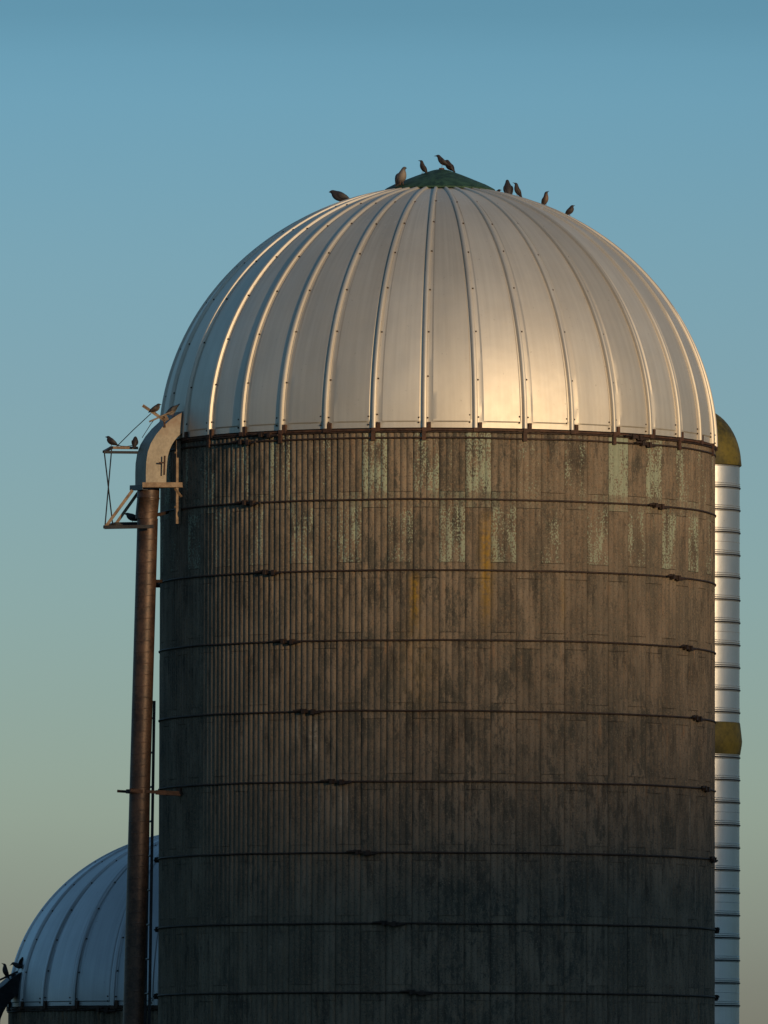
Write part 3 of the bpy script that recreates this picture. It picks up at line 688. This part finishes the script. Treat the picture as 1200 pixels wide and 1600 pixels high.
def bird(pose, feet, heading, mat, label, scale=1.0, pitch=0.0, group='birds perched on the silos', wings=None, leg=None, turn=0.0, cat='bird', name='bird'):
    st = POSES[pose]; pig = pose.startswith('pigeon'); n = 12; vs = []; fs = []; br = []
    L = leg if leg is not None else (.022 if pig else .034)
    cp_, sp_ = math.cos(pitch), math.sin(pitch); piv = (0.0, .045)
    def rot(x, z):
        x -= piv[0]; z -= piv[1]
        return (piv[0] + x * cp_ - z * sp_, piv[1] + x * sp_ + z * cp_)
    pts = [Vector((rot(s[0], s[1])[0], 0, rot(s[0], s[1])[1])) for s in st]
    hd_i = 7
    for i in range(hd_i, len(pts)):     # the head turns on the neck
        d = pts[i] - pts[hd_i - 1]; pts[i] = pts[hd_i - 1] + Matrix.Rotation(turn, 3, 'Z') @ d
    k = len(pts); mb = MB()
    for i, p in enumerate(pts):
        t = (pts[min(i + 1, k - 1)] - pts[max(i - 1, 0)]).normalized()
        side = Vector((0, 1, 0)) if i < hd_i else Matrix.Rotation(turn, 3, 'Z') @ Vector((0, 1, 0))
        side = (side - t * side.dot(t)).normalized(); upv = t.cross(side)
        for j in range(n):
            w = 2 * math.pi * j / n
            vs.append(p + side * math.cos(w) * st[i][2] - upv * math.sin(w) * st[i][3] * -1)
            # breast side = the forward, lower face of the body
            f = -math.sin(w) if True else 0
            br.append(max(0, f) * st[i][4] * 1.2)
    for i in range(k - 1):
        for j in range(n): fs.append((i * n + j, i * n + (j + 1) % n, (i + 1) * n + (j + 1) % n, (i + 1) * n + j))
    fs += [tuple(range(n - 1, -1, -1)), tuple((k - 1) * n + j for j in range(n))]
    off = len(mb.v); mb.add(vs, fs)
    nb = 3 * n
    for fi in range(len(mb.f)):
        if min(mb.f[fi]) >= (k - 3) * n: mb.m[fi] = 1
    mb.attr['breast'] = {i: b for i, b in enumerate(br)}
    # folded wings lying along the flanks
    sc_ = 1.75 if pig else 1.0
    if wings is None:
        for sg in (-1, 1):
            w_ = [(5, .80, .2), (4, .92, .62), (3, .98, .72), (2, 1.05, .6), (1, 1.1, .3), (0, .8, .15)]
            wv = []
            for idx, (si, wy, hh) in enumerate(w_):
                p = pts[si]; t = (pts[min(si + 1, k - 1)] - pts[max(si - 1, 0)]).normalized(); upv = t.cross(Vector((0, 1, 0)))
                upv = -upv if upv.z < 0 else upv
                if idx > 2: p = p + upv * st[si][3] * .3
                c_ = p + Vector((0, sg * st[si][2] * wy, 0)) + upv * st[si][3] * .25
                thk = .004 * sc_
                for a_ in range(6):
                    w = 2 * math.pi * a_ / 6
                    wv.append(c_ + Vector((0, math.cos(w) * thk * 1.6, 0)) + upv * math.sin(w) * max(.004, st[si][3] * hh + .002))
            wf = [(i * 6 + j, i * 6 + (j + 1) % 6, (i + 1) * 6 + (j + 1) % 6, (i + 1) * 6 + j) for i in range(5) for j in range(6)]
            wf += [tuple(range(5, -1, -1)), tuple(30 + j for j in range(6))]
            mb.add(wv, wf, 0)
    else:
        for sg in (-1, 1):
            root = pts[4] + Vector((-.005, sg * .024, .014))
            d1 = Vector((-.5, sg * wings[0], wings[1])).normalized(); L1 = .105
            secs = [(0, .040), (.35, .048), (.7, .038), (1.0, .008)]
            wv = []
            for u, ch in secs:
                p = root + d1 * L1 * u
                ax = Vector((1, 0, .1)).normalized()
                nn = ax.cross(d1).normalized()
                for a_ in range(6):
                    w = 2 * math.pi * a_ / 6
                    wv.append(p - ax * .01 + ax * math.cos(w) * ch * .6 + nn * math.sin(w) * .004)
            wf = [(i * 6 + j, i * 6 + (j + 1) % 6, (i + 1) * 6 + (j + 1) % 6, (i + 1) * 6 + j) for i in range(3) for j in range(6)]
            wf += [tuple(range(5, -1, -1)), tuple(18 + j for j in range(6))]
            mb.add(wv, wf, 0)
    # legs with toes
    bz = .018 if not pig else .02
    for sg in (-1, 1):
        hip = Vector((-.002 if not pig else .0, sg * .012 * (1.5 if pig else 1), .045 if pig else .034))
        ft = Vector((.004, sg * .013 * (1.5 if pig else 1), -L + .012))
        rr = .0035 if pig else .0024
        mb.tube([hip, (hip + ft) / 2 + Vector((-.006, 0, 0)), ft], [rr * 1.8, rr, rr], 6, 2)
        for an in (-.5, 0, .5, math.pi):
            mb.tube([ft, ft + Vector((math.cos(an) * (.02 if pig else .014), math.sin(an) * .016, -.004))], [rr, rr * .5], 5, 2)
    for v in mb.v: v.z += L - .008; v *= scale
    o = mb.build(name, [mat, M['beak'], M['leg']], None, smooth=60)
    sm = o.modifiers.new('smooth', 'SUBSURF'); sm.levels = 1; sm.render_levels = 1
    o.location = feet; o.rotation_euler = (0, 0, heading)
    o['label'] = label; o['category'] = cat; o['group'] = group
    return o

def on_dome(px, guess_y, Y, lift=.0):
    """standing point on the roof at this column of the photo and depth"""
    p = P(px, guess_y, Y); r = math.hypot(p.x, p.y)
    z = ZB + BD * math.sqrt(max(0, 1 - (r / AD) ** 2))
    return Vector((p.x, p.y, z + lift))
def on_cap(px, guess_y, Y):
    p = P(px, guess_y, Y); r = math.hypot(p.x - .015, p.y)
    for (r0, y0), (r1, y1) in zip(cap_pts, cap_pts[1:]):
        if r0 <= r <= r1: return Vector((p.x, p.y, P(684, y0 + (y1 - y0) * (r - r0) / (r1 - r0), 0).z))
    return on_dome(px, guess_y, Y, .03)
LT, RT, TO, AW = R(180), 0.0, R(-90), R(90)
bird('pigeon_low', on_dome(531, 311, .12, .03), R(176), M['pigeon_dark'], 'dark hunched pigeon facing left alone on the left shoulder of the dome', 1.02, R(10))
bird('pigeon_up', on_dome(627.5, 294, -.40, .05), R(-62), M['pigeon'], 'grey pigeon with pale breast at the left edge of the green cap', .92, turn=R(30))
bird('starling', on_cap(660.5, 272, -.1), R(152), M['starling_pale'], 'small bird halfway up the left slope of the green cap', .92, R(12))
bird('starling', P(690.5, 263, 0.0), LT, M['starling'], 'slim bird on the very peak of the green cap pointing its bill left', 1.0, R(-8))
bird('hunched', on_cap(702, 268, .10), R(150), M['starling_pale'], 'brown bird crouching just right of the peak of the green cap', 1.05, R(16))
bird('hunched', on_dome(776, 300, .30, .0), R(0), M['starling_pale'], 'small pale-cheeked bird peeping over the right edge of the green cap', .80, 0)
bird('pigeon_up', on_dome(793.5, 303, .05, .01), R(100), M['pigeon_dark'], 'stout dark pigeon, larger of the two side by side right of the cap', .86, R(6), turn=0)
bird('starling', on_dome(808, 304, .0, .03), R(-160), M['starling'], 'slim dark bird close beside the stout pigeon right of the cap', .95, R(16))
bird('starling', on_dome(852.5, 317, .0, .03), R(-38), M['starling_pale'], 'upright brown bird alone between the cap and the right shoulder', 1.0, R(20))
bird('hunched', on_dome(890.5, 334, .0, .03), R(-12), M['starling'], 'small black bird lowest on the right shoulder of the dome', .95, R(14))
bird('hunched', P(243, 646.5, YH - .01), R(18), M['starling_pale'], 'round brown bird on the slanted bar above the bent duct', .95, R(0), leg=.02)
bird('pigeon_low', P(270, 650, -1.15), R(200), M['pigeon_pied'], 'black and white pigeon tilted tail-up on top of the bent duct', .72, R(-52), leg=.03)
bird('hunched', P(174, 698, YB), R(172), M['starling'], 'dark bird at the free end of the upper left arm', 1.0, R(2), leg=.018)
bird('hunched', P(211, 699, YB - .02), R(80), M['starling'], 'dark bird squeezed between upper arm and bent duct', .95, R(22), leg=.018)
bird('pigeon_low', P(207, 817, YB), R(180), M['pigeon_dark'], 'pigeon on the lower beam with its tail behind the rusty pipe', .74, R(10))
bird('starling', P(8, 1527, Yh2), R(190), M['starling'], 'upright black bird on the thin rod at the bottom left corner', 1.0, R(22), leg=.03)
bird('starling', P(29, 1517.5, Yh2), R(172), M['starling'], 'black bird with raised wings above the black filler duct', 1.0, R(-40), wings=(.45, 1.0), leg=.02)
